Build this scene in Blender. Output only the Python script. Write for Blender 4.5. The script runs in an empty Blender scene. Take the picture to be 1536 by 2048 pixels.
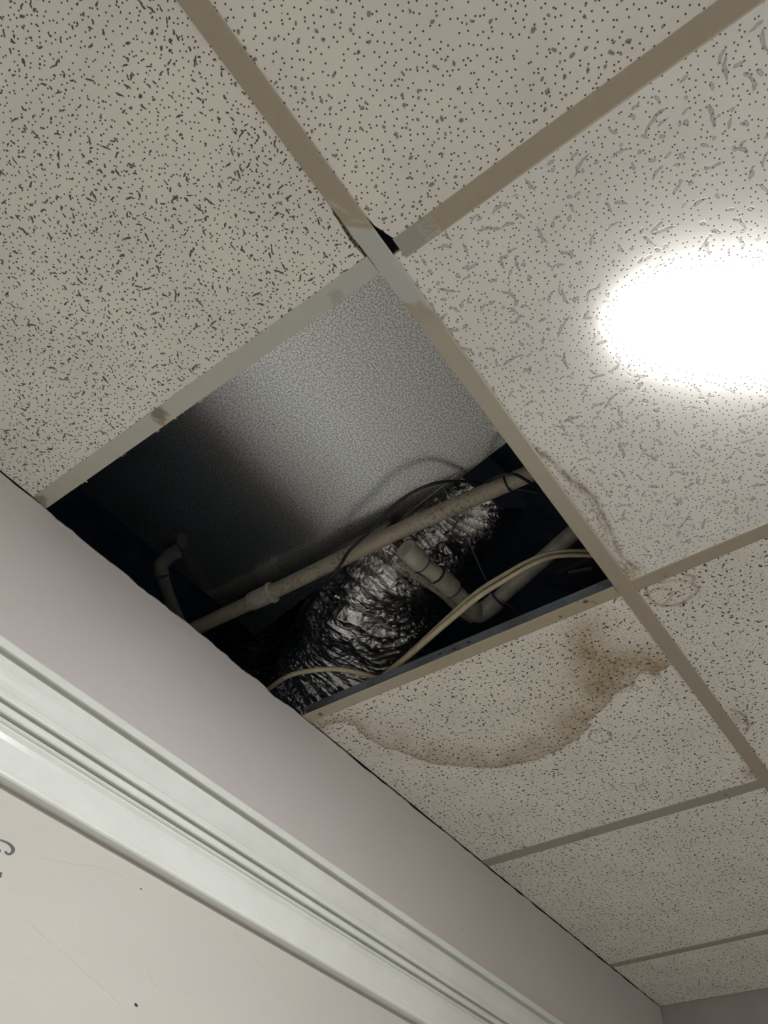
import bpy, math, random
import numpy as np
from mathutils import Matrix, Vector, noise as mnoise

random.seed(7)
rng = np.random.default_rng(11)
sc = bpy.context.scene
col = sc.collection
PI = math.pi

# ------------------------------------------------------------------ camera, world, exposure
H = 2.5                                   # height of the suspended ceiling
CAM = np.array([-0.216198, -0.231039, 1.662470])
RB = np.array([[0.594245, -0.801592, 0.065759],     # camera right, in the room's axes
               [0.650655, 0.431065, -0.625165],     # camera down
               [0.472780, 0.414287, 0.777718]])     # camera forward
FPX = 1517.47
cd = bpy.data.cameras.new('camera')
cd.sensor_fit = 'VERTICAL'; cd.sensor_height = 24.0; cd.lens = FPX / 2048 * 24.0
cd.clip_start = 0.01; cd.clip_end = 50
cam = bpy.data.objects.new('camera', cd); col.objects.link(cam)
M3 = Matrix([RB[0], -RB[1], -RB[2]]).transposed()
cam.matrix_world = Matrix.Translation(CAM.tolist()) @ M3.to_4x4()
sc.camera = cam

w = bpy.data.worlds.new('world'); sc.world = w; w.use_nodes = True
w.node_tree.nodes['Background'].inputs[0].default_value = (0.02, 0.025, 0.03, 1)
w.node_tree.nodes['Background'].inputs[1].default_value = 0.3
sc.view_settings.view_transform = 'Standard'
sc.view_settings.look = 'None'
sc.view_settings.gamma = 1.0
sc.view_settings.use_curve_mapping = False
sc.view_settings.exposure = 2.32
LAMP = 42.0                                # emission of the lamp's diffuser

YW = 0.6259     # face of the left wall
XB = 2.1500     # face of the back wall
XF = -1.8288    # face of the front wall, behind the camera
YR = -1.8288    # face of the right wall

def P(px, py, z):
    """room point at height z that the photograph shows at (px, py)"""
    r = RB.T @ np.array([(px - 768) / FPX, (py - 1024) / FPX, 1.0])
    return CAM + r * (z - CAM[2]) / r[2]
def PY(px, py, y):
    r = RB.T @ np.array([(px - 768) / FPX, (py - 1024) / FPX, 1.0])
    return CAM + r * (y - CAM[1]) / r[1]
def depth(p): return float(RB[2] @ (np.array(p) - CAM))

# ------------------------------------------------------------------ object helpers
def link(o, parent=None):
    col.objects.link(o)
    if parent: o.parent = parent
    return o
def mesh(name, v, f, mat=None, parent=None, smooth=False):
    me = bpy.data.meshes.new(name)
    me.from_pydata([tuple(map(float, q)) for q in v], [], [tuple(map(int, q)) for q in f])
    me.validate(); me.update()
    if smooth: me.polygons.foreach_set('use_smooth', [True] * len(me.polygons))
    if mat: me.materials.append(mat)
    return link(bpy.data.objects.new(name, me), parent)
def tag(o, label=None, cat=None, group=None, kind=None):
    if label: o['label'] = label
    if cat: o['category'] = cat
    if group: o['group'] = group
    if kind: o['kind'] = kind
    return o
def empty(name, loc=(0, 0, 0), parent=None):
    o = bpy.data.objects.new(name, None); o.location = [float(c) for c in loc]; o.empty_display_size = .05
    return link(o, parent)
def rel(v, o):
    l = np.array(o.location); return [np.array(q, float) - l for q in v]

def box(v0, v1):
    a, b = v0, v1
    v = [(x, y, z) for z in (a[2], b[2]) for y in (a[1], b[1]) for x in (a[0], b[0])]
    f = [(0, 2, 3, 1), (4, 5, 7, 6), (0, 1, 5, 4), (2, 6, 7, 3), (0, 4, 6, 2), (1, 3, 7, 5)]
    return v, f
def join(parts):
    V, F = [], []
    for v, f in parts:
        n = len(V); V += [tuple(q) for q in v]; F += [tuple(i + n for i in q) for q in f]
    return V, F

def smooth_path(pts, rad, sub=10):
    pts = [np.array(p, float) for p in pts]
    if not hasattr(rad, '__len__'): rad = [rad] * len(pts)
    q = [2 * pts[0] - pts[1]] + pts + [2 * pts[-1] - pts[-2]]
    out, ro = [], []
    for i in range(len(pts) - 1):
        p0, p1, p2, p3 = q[i:i + 4]
        for k in range(sub):
            t = k / sub
            out.append(.5 * (2 * p1 + (p2 - p0) * t + (2 * p0 - 5 * p1 + 4 * p2 - p3) * t * t + (3 * p1 - p0 - 3 * p2 + p3) * t ** 3))
            ro.append(rad[i] * (1 - t) + rad[i + 1] * t)
    out.append(pts[-1]); ro.append(rad[-1])
    return out, ro
def tube(pts, rad, n=20, caps=True, flat=1.0):
    """rings along a polyline, parallel-transported; flat < 1 squashes the section"""
    pts = [np.array(p, float) for p in pts]
    if not hasattr(rad, '__len__'): rad = [rad] * len(pts)
    T = []
    for i in range(len(pts)):
        a = pts[max(i - 1, 0)]; b = pts[min(i + 1, len(pts) - 1)]
        d = b - a; T.append(d / np.linalg.norm(d))
    u = np.cross(T[0], (0, 0, 1.)); u /= np.linalg.norm(u)
    V, F = [], []
    for i, (p, t) in enumerate(zip(pts, T)):
        u = u - t * (u @ t); u /= np.linalg.norm(u); s = np.cross(t, u)
        for k in range(n):
            a = 2 * PI * k / n
            V.append(p + rad[i] * (math.cos(a) * u + flat * math.sin(a) * s))
    for i in range(len(pts) - 1):
        for k in range(n):
            a = i * n + k; b = i * n + (k + 1) % n
            F.append((a, a + n, b + n, b))
    if caps:
        F.append(tuple(range(n))); F.append(tuple(reversed(range(len(V) - n, len(V)))))
    return V, F
def tube_ob(name, pts, rad, mat, parent=None, n=20, sm=True, sub=10, flat=1.0):
    if sm: pts, rad = smooth_path(pts, rad, sub)
    v, f = tube(pts, rad, n, flat=flat)
    if parent: v = rel(v, parent)
    o = mesh(name, v, f, mat, parent)
    me = o.data
    me.polygons.foreach_set('use_smooth', [len(p.vertices) == 4 for p in me.polygons])
    me.set_sharp_from_angle(angle=math.radians(38))
    return o

# ------------------------------------------------------------------ material helpers
def new_mat(name):
    m = bpy.data.materials.new(name); m.use_nodes = True
    nt = m.node_tree; b = nt.nodes['Principled BSDF']
    return m, nt, b
class G:
    """small node-graph writer"""
    def __init__(s, nt): s.nt = nt
    def n(s, t, **kw):
        x = s.nt.nodes.new(t)
        for k, v in kw.items(): setattr(x, k, v)
        return x
    def put(s, sock, v):
        if isinstance(v, bpy.types.NodeSocket): s.nt.links.new(v, sock)
        else: sock.default_value = v
    def m(s, op, a, b=0.0, c=None, clamp=False):
        x = s.n('ShaderNodeMath', operation=op, use_clamp=clamp)
        s.put(x.inputs[0], a); s.put(x.inputs[1], b)
        if c is not None: s.put(x.inputs[2], c)
        return x.outputs[0]
    def v(s, op, a, b=(0, 0, 0), scale=None):
        x = s.n('ShaderNodeVectorMath', operation=op)
        s.put(x.inputs[0], a); s.put(x.inputs[1], b)
        if scale is not None: s.put(x.inputs['Scale'], scale)
        return x.outputs['Value'] if op in ('LENGTH', 'DOT_PRODUCT') else x.outputs[0]
    def noise(s, vec, scale, detail=2.0, rough=.5, color=False):
        x = s.n('ShaderNodeTexNoise'); s.put(x.inputs['Vector'], vec)
        x.inputs['Scale'].default_value = scale; x.inputs['Detail'].default_value = detail
        x.inputs['Roughness'].default_value = rough
        return x.outputs['Color'] if color else x.outputs['Fac']
    def vor(s, vec, scale, rand=1.0, dims='2D'):
        x = s.n('ShaderNodeTexVoronoi', voronoi_dimensions=dims); s.put(x.inputs['Vector'], vec)
        x.inputs['Scale'].default_value = scale; x.inputs['Randomness'].default_value = rand
        return x.outputs['Distance'], x.outputs['Color'], x.outputs['Position']
    def step(s, val, lo, hi):
        """1 below lo, 0 above hi"""
        x = s.n('ShaderNodeMapRange', interpolation_type='SMOOTHSTEP')
        s.put(x.inputs['Value'], val); s.put(x.inputs['From Min'], lo); s.put(x.inputs['From Max'], hi)
        x.inputs['To Min'].default_value = 1; x.inputs['To Max'].default_value = 0
        return x.outputs['Result']
    def mix(s, fac, a, b):
        x = s.n('ShaderNodeMix', data_type='RGBA'); s.put(x.inputs['Factor'], fac)
        s.put(x.inputs[6], a); s.put(x.inputs[7], b)
        return x.outputs[2]
    def sep(s, v):
        x = s.n('ShaderNodeSeparateXYZ'); s.put(x.inputs[0], v); return x.outputs
    def bump(s, h, strength, dist, b, prev=None):
        x = s.n('ShaderNodeBump'); s.put(x.inputs['Height'], h)
        x.inputs['Strength'].default_value = strength; x.inputs['Distance'].default_value = dist
        if prev: s.put(x.inputs['Normal'], prev)
        s.put(b.inputs['Normal'], x.outputs[0]); return x.outputs[0]
def rgb(r, g, b):
    f = lambda c: ((c / 255 + .055) / 1.055) ** 2.4 if c > 10 else c / 255 / 12.92
    return (f(r), f(g), f(b), 1)

def plain(name, c, rough=.6, metal=0.0, nscale=None, namp=.12, bump=None, spec=.5):
    m, nt, b = new_mat(name); g = G(nt)
    b.inputs['Roughness'].default_value = rough; b.inputs['Metallic'].default_value = metal
    b.inputs['Specular IOR Level'].default_value = spec
    if nscale:
        tc = g.n('ShaderNodeTexCoord').outputs['Object']
        f = g.noise(tc, nscale, 4, .6)
        d = tuple(x * (1 - namp) for x in c[:3]) + (1,); e = tuple(min(1, x * (1 + namp)) for x in c[:3]) + (1,)
        g.put(b.inputs['Base Color'], g.mix(g.step(f, .35, .65), e, d))
        if bump: g.bump(g.noise(tc, bump[0], 3), bump[1], bump[2], b)
    else: b.inputs['Base Color'].default_value = c
    return m

def tile_mat(name, base, layers, pin, stain=False, hole=(.055, .05, .042, 1), inkfade=0.0):
    """mineral fibre tile: pinholes plus layers of fissures (cell size, half length, half width, share, curl, darkness)"""
    m, nt, b = new_mat(name); g = G(nt)
    b.inputs['Roughness'].default_value = .95; b.inputs['Specular IOR Level'].default_value = .15
    oi = g.n('ShaderNodeObjectInfo').outputs['Random']
    tc = g.n('ShaderNodeTexCoord').outputs['Object']
    off = g.n('ShaderNodeCombineXYZ'); g.put(off.inputs[0], g.m('MULTIPLY', oi, 7.3)); g.put(off.inputs[1], g.m('MULTIPLY', oi, 3.1))
    p0 = g.v('ADD', tc, off.outputs[0])
    fl = g.n('ShaderNodeVectorMath', operation='MULTIPLY'); g.put(fl.inputs[0], p0); fl.inputs[1].default_value = (1, 1, 0)
    p0 = fl.outputs[0]
    wob = g.v('SCALE', g.v('SUBTRACT', g.noise(p0, 330, 2, color=True), (.5, .5, .5)), scale=.0030)
    wob2 = g.v('SCALE', g.v('SUBTRACT', g.noise(p0, 80, 1, color=True), (.5, .5, .5)), scale=.006)
    pw = g.v('ADD', g.v('ADD', p0, wob), wob2)
    dens = g.noise(p0, 14, 1)
    holes = None
    cell, r, share = pin
    d, c, q = g.vor(p0, 1 / cell, .85)
    cs = g.sep(c)
    holes = g.m('MULTIPLY', g.step(d, r / cell * .75, r / cell * 1.3), g.m('LESS_THAN', cs[0], share))
    holes = g.m('MULTIPLY', holes, .93)
    for i, (cell, la, lb, share, curl, dark) in enumerate(layers):
        sh = g.v('ADD', pw, (i * .37 + .11, i * .73 + .05, 0))
        d, c, q = g.vor(sh, 1 / cell, .8)
        cs = g.sep(c)
        loc = g.v('SUBTRACT', sh, q)
        rot = g.n('ShaderNodeVectorRotate', rotation_type='Z_AXIS'); g.put(rot.inputs['Vector'], loc)
        g.put(rot.inputs['Angle'], g.m('MULTIPLY', cs[1], 6.283))
        l = g.sep(rot.outputs[0])
        size = g.m('ADD', g.m('MULTIPLY', cs[2], .75), .45)
        x = g.m('DIVIDE', l[0], g.m('MULTIPLY', size, la))
        bend = g.m('MULTIPLY', g.m('MULTIPLY', g.m('MULTIPLY', l[0], l[0]), curl), g.m('SUBTRACT', cs[1], .5))
        y = g.m('DIVIDE', g.m('ADD', l[1], bend), lb)
        e = g.m('SQRT', g.m('ADD', g.m('MULTIPLY', x, x), g.m('MULTIPLY', y, y)))
        k = g.step(e, .7, 1.15)
        if dark < .6:                        # wide shallow fissures: rim darker than the middle
            k = g.m('MULTIPLY', k, g.m('SUBTRACT', 1.0, g.m('MULTIPLY', g.step(e, .25, .75), .38)))
        sh_t = g.m('ADD', share - .09, g.m('MULTIPLY', dens, .18))
        k = g.m('MULTIPLY', g.m('MULTIPLY', k, g.m('LESS_THAN', cs[0], sh_t)), dark)
        holes = g.m('MAXIMUM', holes, k)
    tone = g.noise(p0, 9, 3)
    c0 = g.mix(g.step(tone, .3, .7), tuple(x * 1.04 for x in base[:3]) + (1,), tuple(x * .95 for x in base[:3]) + (1,))
    if stain:
        at = g.n('ShaderNodeAttribute', attribute_name='stain'); ac = g.sep(at.outputs['Vector'])
        grain = g.m('ADD', .35, g.m('MULTIPLY', g.noise(p0, 110, 4), 1.3))
        c0 = g.mix(g.m('MULTIPLY', ac[0], grain, clamp=True), c0, (.32, .225, .105, 1))
        c0 = g.mix(g.m('MULTIPLY', ac[1], grain, clamp=True), c0, (.15, .105, .06, 1))
    cc = g.mix(holes, c0, hole)  # shade inside the pits is put into the colour, besides the bump
    g.put(b.inputs['Base Color'], cc)
    h = g.m('SUBTRACT', g.m('MULTIPLY', g.noise(p0, 420, 2), .12), holes)
    g.bump(h, .55, .0012, b)
    return m

TB = (.80, .77, .72, 1)
M = {}
M['tile_fissured'] = tile_mat('tile_fissured', (.80, .76, .685, 1), [(.0100, .0023, .0011, .37, 0, .9), (.0125, .0036, .0011, .31, 60, .9), (.026, .0062, .00115, .33, 60, .88)], (.0070, .00086, .92))
M['tile_spotted'] = tile_mat('tile_spotted', (.80, .76, .685, 1), [(.0135, .0023, .0018, .24, 20, .70), (.020, .0032, .0019, .24, 60, .68)], (.0080, .00094, .92))
M['tile_wormy'] = tile_mat('tile_wormy', TB, [(.023, .0078, .0017, .60, 70, .52), (.017, .0034, .0022, .40, 0, .5), (.038, .0135, .0019, .42, 40, .55)], (.0074, .00088, .9), stain=True, hole=(.10, .085, .075, 1))
M['tile_fine'] = tile_mat('tile_fine', (.81, .77, .69, 1), [(.0105, .0024, .0013, .60, 0, .92), (.016, .0038, .0014, .40, 0, .92)], (.0068, .0007, .85), stain=True)

def painted(name, rough=.5):
    """painted metal whose colour is stored on the mesh (repainted patches, smudges)"""
    m, nt, b = new_mat(name); g = G(nt)
    at = g.n('ShaderNodeAttribute', attribute_name='paint')
    tc = g.n('ShaderNodeTexCoord').outputs['Object']
    f = g.noise(tc, 60, 4, .65)
    hs = g.n('ShaderNodeHueSaturation'); g.put(hs.inputs['Color'], at.outputs['Color'])
    g.put(hs.inputs['Value'], g.m('ADD', .93, g.m('MULTIPLY', f, .14)))
    g.put(b.inputs['Base Color'], hs.outputs[0])
    b.inputs['Roughness'].default_value = rough; b.inputs['Specular IOR Level'].default_value = .3
    g.bump(g.noise(tc, 30, 3), .2, .001, b)
    return m
M['tee'] = painted('tee_paint')
M['tee_steel'] = plain('tee_steel', (.27, .30, .33, 1), .38, .5, 12, .2, (40, .1, .0006))

def wall_mat():
    m, nt, b = new_mat('wall_plaster'); g = G(nt)
    pos = g.n('ShaderNodeNewGeometry').outputs['Position']; s = g.sep(pos)
    up = g.step(s[2], 2.19, 2.20)
    n = g.noise(pos, 5, 3)
    lo = g.mix(n, (.50, .475, .43, 1), (.53, .50, .455, 1))
    hi = g.mix(n, (.52, .47, .445, 1), (.555, .515, .49, 1))
    g.put(b.inputs['Base Color'], g.mix(up, hi, lo))
    b.inputs['Roughness'].default_value = .75; b.inputs['Specular IOR Level'].default_value = .25
    st = g.n('ShaderNodeVectorMath', operation='MULTIPLY'); g.put(st.inputs[0], pos); st.inputs[1].default_value = (1, 1, 3.2)
    h = g.m('ADD', g.m('MULTIPLY', g.noise(st.outputs[0], 9, 4, .55), 1.0), g.m('MULTIPLY', g.noise(pos, 160, 3), .05))
    d, c, q = g.vor(pos, 30, 1, '3D')
    h = g.m('ADD', h, g.m('MULTIPLY', g.m('MULTIPLY', g.step(d, .03, .12), g.m('LESS_THAN', g.sep(c)[0], .15)), .05))
    g.bump(h, .55, .004, b)
    return m
M['wall'] = wall_mat()
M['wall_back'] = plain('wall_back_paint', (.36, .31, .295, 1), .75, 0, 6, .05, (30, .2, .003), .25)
M['room_wall'] = plain('room_wall_paint', (.74, .73, .70, 1), .8, 0, 5, .04, (30, .2, .003), .2)
M['floor'] = plain('floor_tile', (.74, .73, .70, 1), .5, 0, 7, .1, (40, .15, .002))
M['trim'] = plain('trim_gloss_paint', (.70, .705, .66, 1), .22, 0, 12, .03, (70, .12, .0012), .5)
M['crumb'] = plain('plaster_crumb', (.56, .52, .43, 1), .9, 0, 200, .3)
M['fibre'] = plain('tile_fibre', (.34, .27, .19, 1), 1, 0, 200, .4)
M['deck'] = plain('plenum_deck', (.22, .30, .42, 1), .9, 0, 8, .2)  # blue raised to put the navy haze of the plenum into the colour
M['ink'] = plain('lettering_black', (.035, .04, .045, 1), .4)
M['pvc'] = plain('pvc_aged', (.36, .34, .285, 1), .45, 0, 40, .18, (60, .1, .0008))
M['pvc_dark'] = plain('pvc_dark_grey', (.085, .085, .08, 1), .7, 0, 40, .2)  # much darker grey than the cream pvc
M['copper'] = plain('copper_stub', (.20, .09, .06, 1), .4, .8, 90, .3)
M['primer'] = plain('primer_blue', (.02, .12, .16, 1), .5, 0, 100, .3)
M['joint'] = plain('joint_shadow_primer', (.03, .04, .045, 1), .6)
M['cable_cream'] = plain('cable_cream', (.47, .40, .27, 1), .5, 0, 60, .1)
M['cable_black'] = plain('cable_black', (.012, .013, .015, 1), .4)
M['lamp_rim'] = plain('lamp_rim_white', (.8, .8, .8, 1), .4)

def pvc_dirty():
    m, nt, b = new_mat('pvc_dirty'); g = G(nt)
    tc = g.n('ShaderNodeTexCoord').outputs['Object']
    a = g.step(g.noise(tc, 14, 2), .42, .56); a2 = g.step(g.noise(tc, 150, 3, .7), .38, .5)
    d = g.m('MULTIPLY', g.m('SUBTRACT', 1.0, a), a2)
    c0 = g.mix(g.noise(tc, 25, 3), (.42, .37, .28, 1), (.31, .27, .20, 1))
    g.put(b.inputs['Base Color'], g.mix(g.m('MULTIPLY', d, .75), c0, (.13, .10, .07, 1)))
    b.inputs['Roughness'].default_value = .5
    return m
M['pvc_dirty'] = pvc_dirty()

def galv():
    m, nt, b = new_mat('galvanised_sheet'); g = G(nt)
    tc = g.n('ShaderNodeTexCoord').outputs['Object']
    f = g.noise(tc, 330, 2, .6)
    c = g.mix(g.step(f, .38, .62), (.68, .69, .69, 1), (.32, .325, .33, 1))
    d, cc, q = g.vor(tc, 55, 1, '3D')
    sp = g.m('MULTIPLY', g.step(d, .04, .10), g.m('LESS_THAN', g.sep(cc)[0], .06))
    c = g.mix(sp, c, (.05, .045, .04, 1))
    g.put(b.inputs['Base Color'], c)
    b.inputs['Metallic'].default_value = .95
    b.inputs['Roughness'].default_value = .23
    g.bump(f, .22, .0008, b)
    return m
M['galv'] = galv()
def foil():
    m, nt, b = new_mat('silver_foil'); g = G(nt)
    tc = g.n('ShaderNodeTexCoord').outputs['Object']
    b.inputs['Metallic'].default_value = 1.0
    g.put(b.inputs['Base Color'], g.mix(g.noise(tc, 18, 2), (.97, .91, .87, 1), (.92, .92, .92, 1)))
    g.put(b.inputs['Roughness'], g.m('ADD', .09, g.m('MULTIPLY', g.noise(tc, 60, 2), .12)))
    g.bump(g.noise(tc, 210, 4, .65), .75, .0022, b)
    return m
M['foil'] = foil()
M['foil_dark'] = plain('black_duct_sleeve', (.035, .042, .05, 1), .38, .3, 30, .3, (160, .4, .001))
def lamp():
    m, nt, b = new_mat('lamp_diffuser')
    b.inputs['Base Color'].default_value = (.9, .9, .9, 1)
    b.inputs['Emission Color'].default_value = (.97, .99, 1.0, 1)
    b.inputs['Emission Strength'].default_value = LAMP
    return m
M['lamp'] = lamp()

# ------------------------------------------------------------------ room shell
def struct(name, v, f, mat):
    return tag(mesh(name, v, f, mat), kind='structure')
ZT = 3.25
struct('floor', *box((XF - .1, YR - .1, -.05), (XB + .1, YW + .1, 0)), M['floor'])
struct('wall_right', *box((XF - .1, YR - .1, 0), (XB + .1, YR, ZT)), M['room_wall'])
struct('wall_front', *box((XF - .1, YR, 0), (XF, YW + 1.5, ZT)), M['room_wall'])
struct('wall_back', *box((XB, YR, 0), (XB + .1, YW + .1, ZT)), M['wall_back'])
# structure above the suspended ceiling, plus an added lining that keeps stray light out
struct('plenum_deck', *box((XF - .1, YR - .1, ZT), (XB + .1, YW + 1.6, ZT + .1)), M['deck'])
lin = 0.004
struct('plenum_light_seal', *join([
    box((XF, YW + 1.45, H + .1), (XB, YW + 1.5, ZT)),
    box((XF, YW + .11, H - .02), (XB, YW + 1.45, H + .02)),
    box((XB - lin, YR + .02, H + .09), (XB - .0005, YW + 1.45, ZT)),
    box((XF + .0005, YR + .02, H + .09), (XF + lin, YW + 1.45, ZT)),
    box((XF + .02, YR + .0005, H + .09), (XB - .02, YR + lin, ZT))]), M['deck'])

# left wall: plaster face whose top edge is broken where the ceiling tile is missing
def wall_left():
    xs = np.arange(XF, XB + 1e-6, .0035)
    zs = [0, 1.2, 2.0, 2.12, 2.3, 2.42, 2.47, 2.49]
    V, F = [], []
    top, off = [], []
    for x in xs:
        n = mnoise.noise(Vector((x * 26, 1.7, 0))) * .0048 + mnoise.noise(Vector((x * 90, 4.2, 0))) * .0014
        inside = 1 if .0 < x < .61 else .45
        top.append(H - .0008 + n * inside + (.0015 if .25 < x < .5 else 0))
        off.append(mnoise.noise(Vector((x * 18, 9.7, 0))) * .0016)
    nz = len(zs) + 2
    for i, x in enumerate(xs):
        for z in zs: V.append((x, YW, z))
        V.append((x, YW + off[i] - .0006, top[i] - .0035))
        V.append((x, YW + off[i] + .0012, top[i]))
    for i in range(len(xs) - 1):
        for k in range(nz - 1):
            a = i * nz + k
            F.append((a, a + 1, a + 1 + nz, a + nz))
    n0 = len(V)
    for i, x in enumerate(xs): V.append((x, YW + .1, top[i] - .001))
    for i in range(len(xs) - 1):
        F.append((i * nz + nz - 1, n0 + i, n0 + i + 1, (i + 1) * nz + nz - 1))
    V += [(XF, YW + .1, 0), (XB, YW + .1, 0)]; m = len(V)
    F.append(tuple([m - 2] + [n0 + i for i in range(len(xs))] + [m - 1]))
    o = struct('wall_left', V, F, M['wall']); return o
WL = wall_left()
# hairline ridges and drips in the plaster
def ridges():
    lines = [[(20, 1812), (60, 1846), (100, 1885), (140, 1918), (172, 1948), (205, 1975), (240, 2010), (262, 2040)],
             [(45, 1703), (90, 1716), (140, 1726), (200, 1735), (250, 1757), (282, 1775)],
             [(440, 1855), (470, 1868), (520, 1930), (560, 1990), (590, 2040)],
             [(343, 1328), (365, 1350), (378, 1352), (400, 1375), (420, 1394), (434, 1418)],
             [(300, 1290), (312, 1302), (322, 1312)],
             [(260, 1895), (290, 1930), (312, 1975), (345, 2025)],
             [(355, 1988), (372, 1985), (380, 1982), (395, 1976)],
             [(640, 1880), (700, 1905), (745, 1935)]]
    parts = []
    for ln in lines:
        pts = [PY(x, y, YW + .0007) for x, y in ln]
        p, r = smooth_path(pts, [.0001] + [.0011] * (len(pts) - 2) + [.0001], 6)
        p = [q + np.array([mnoise.noise(Vector(q * 180)) * .0008, 0, mnoise.noise(Vector(q * 180 + 7)) * .0008]) for q in p]
        parts.append(tube(p, r, 6))
    v, f = join(parts)
    o = mesh('plaster_ridges', v, f, M['wall'], WL, True); o['kind'] = 'stuff'
ridges()

# white moulding along the wall
PROF = [(1268, .0), (1269, .0245), (1272, .0262), (1289, .0262), (1292, .0250), (1294, .0212), (1299, .0160), (1306, .0158), (1318, .0176), (1332, .0190), (1346, .0190), (1358, .0176),
        (1370, .0158), (1377, .0142), (1381, .0144), (1383, .0180), (1386, .0200), (1391, .0200), (1395, .0180), (1398, .0120), (1403, .0124), (1410, .0150), (1417, .0160), (1422, .0146),
        (1425, .0100), (1429, .0070), (1432, .0082), (1437, .0112), (1441, .0100), (1445, .0080), (1450, .0098), (1455, .0088), (1462, .0076), (1475, .0072), (1492, .0078), (1508, .0086),
        (1520, .0094), (1527, .0104), (1532, .0134), (1538, .0150), (1544, .0150), (1550, .0134), (1556, .0106), (1561, .0070), (1565, .0020), (1567, .0)]
def trim():
    prof = [(o, PY(0, y, YW - o)[2]) for y, o in PROF]
    xs = np.linspace(XF, XB, 60)
    V, F = [], []
    n = len(prof)
    for x in xs:
        for o, z in prof:
            j = mnoise.noise(Vector((x * 3, z * 60, 0))) * .0003
            V.append((x, YW - o + j if o > 0 else YW, z))
    for i in range(len(xs) - 1):
        for k in range(n - 1):
            a = i * n + k; F.append((a, a + n, a + n + 1, a + 1))
    F.append(tuple(range(n))); F.append(tuple(reversed(range(len(V) - n, len(V)))))
    t = struct('trim_1', V, F, M['trim'])
    t['label'] = 'white glossy stepped moulding running along the left wall below the ceiling'
    # crumbs of old filler along its top edge
    parts = []
    def crumb(p, s):
        v = []
        for a in range(6):
            for b_ in (-.6, .6):
                r = s * random.uniform(.5, 1)
                v.append((p[0] + r * math.cos(a * PI / 3), p[1] + b_ * s * .6, p[2] + r * math.sin(a * PI / 3) * .7))
        v.append((p[0], p[1] - s, p[2])); v.append((p[0], p[1] + s, p[2]))
        f = []
        for a in range(6):
            c = (a + 1) % 6
            f += [(2 * a, 2 * c, 2 * c + 1, 2 * a + 1), (2 * a, 12, 2 * c), (2 * a + 1, 2 * c + 1, 13)]
        return v, f
    for (x0, y0), (x1, y1), nn in (((0, 1273), (125, 1358), 60), ((303, 1483), (325, 1500), 26), ((333, 1508), (360, 1528), 16), ((411, 1562), (432, 1576), 12), ((560, 1670), (565, 1674), 2)):
        for _ in range(nn):
            u = random.random(); p = PY(x0 + (x1 - x0) * u, y0 + (y1 - y0) * u, YW - .0235)
            parts.append(crumb((p[0], YW - .0235 + random.uniform(-.001, .006), p[2] + random.uniform(-.0012, .0012)), random.uniform(.0006, .0017)))
    v, f = join(parts); o = mesh('filler_crumbs', v, f, M['crumb'], t); o['kind'] = 'stuff'
trim()

# ------------------------------------------------------------------ suspended ceiling
CE = empty('ceiling', (0, 0, H)); CE['kind'] = 'structure'

GREY = (.52, .515, .47); TAN = (.39, .335, .255); TAN2 = (.46, .42, .335); GRN = (.35, .345, .29); PALE = (.51, .50, .43)
def lerp(a, b, t): return tuple(x * (1 - t) + y * t for x, y in zip(a, b))
def sst(a, b, x): t = min(1, max(0, (x - a) / (b - a))); return t * t * (3 - 2 * t)
def tee(name, a, b, width, paintf, label=None, web=.030, zo=0.0, wedge=.0):
    """inverted T: flange of painted steel, web and bulb of bare steel above"""
    a = np.array(a, float); b = np.array(b, float); L = np.linalg.norm(b - a); d = (b - a) / L; s = np.array([-d[1], d[0]])
    root = empty(name, (a[0], a[1], H), CE); root.location = (a[0], a[1], 0)
    if label: root['label'] = label
    nu = max(8, int(L / .002)); nv = 12
    V, F, C = [], [], []
    for i in range(nu + 1):
        for j in range(nv + 1):
            u = L * i / nu; t = -width / 2 + width * j / nv
            q = d * u + s * t
            V.append((q[0], q[1], zo + (-.0003 if 0 < j < nv else 0)))
            C.append(paintf(a[0] + q[0], a[1] + q[1]))
    for i in range(nu):
        for j in range(nv):
            k = i * (nv + 1) + j; F.append((k, k + 1, k + nv + 2, k + nv + 1))
    n0 = len(V)
    for i, t in ((0, -1), (0, 1), (1, 1), (1, -1)):
        q = d * L * i + s * t * width / 2; V.append((q[0], q[1], zo + .0007)); C.append(paintf(a[0] + q[0], a[1] + q[1]))
    c0, c1, c2, c3 = 0, nv, nu * (nv + 1) + nv, nu * (nv + 1)
    F += [(n0, n0 + 1, n0 + 2, n0 + 3), (c0, n0, n0 + 3, c3), (c1, c2, n0 + 2, n0 + 1), (c0, c1, n0 + 1, n0), (c3, n0 + 3, n0 + 2, c2)]
    o = mesh('flange', V, F, M['tee'], root)
    at = o.data.color_attributes.new('paint', 'FLOAT_COLOR', 'POINT')
    at.data.foreach_set('color', np.array([tuple(c) + (1,) for c in C], dtype=np.float32).ravel())
    def ob(u0, u1, t0, t1, z0, z1):
        v, f = box((u0, t0, z0), (u1, t1, z1))
        return [(d[0] * q[0] + s[0] * q[1], d[1] * q[0] + s[1] * q[1], q[2]) for q in v], f
    e = wedge
    parts = [ob(e, L - e, -.0006, .0006, zo + .0007, zo + web - .006), ob(e, L - e, -.0022, .0022, zo + web - .008, zo + web),
             ob(e, L - e, -.0011, .0011, zo + .004, zo + .0055), ob(e, L - e, -.0012, .0012, zo + web * .55, zo + web * .55 + .0012)]
    v, f = join(parts); mesh('web', v, f, M['tee_steel'], root)
    return root
def spots(x, y, c, lst):
    for (sx, sy, r, dc) in lst:
        dd = math.hypot(x - sx, y - sy) / r
        dd += .35 * mnoise.noise(Vector((x * 160, y * 160, sx * 9)))
        c = lerp(c, dc, 1 - sst(.5, 1.1, dd))
    return c
nz = lambda x, y, s=40: mnoise.noise(Vector((x * s, y * s, 3.3)))
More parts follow.
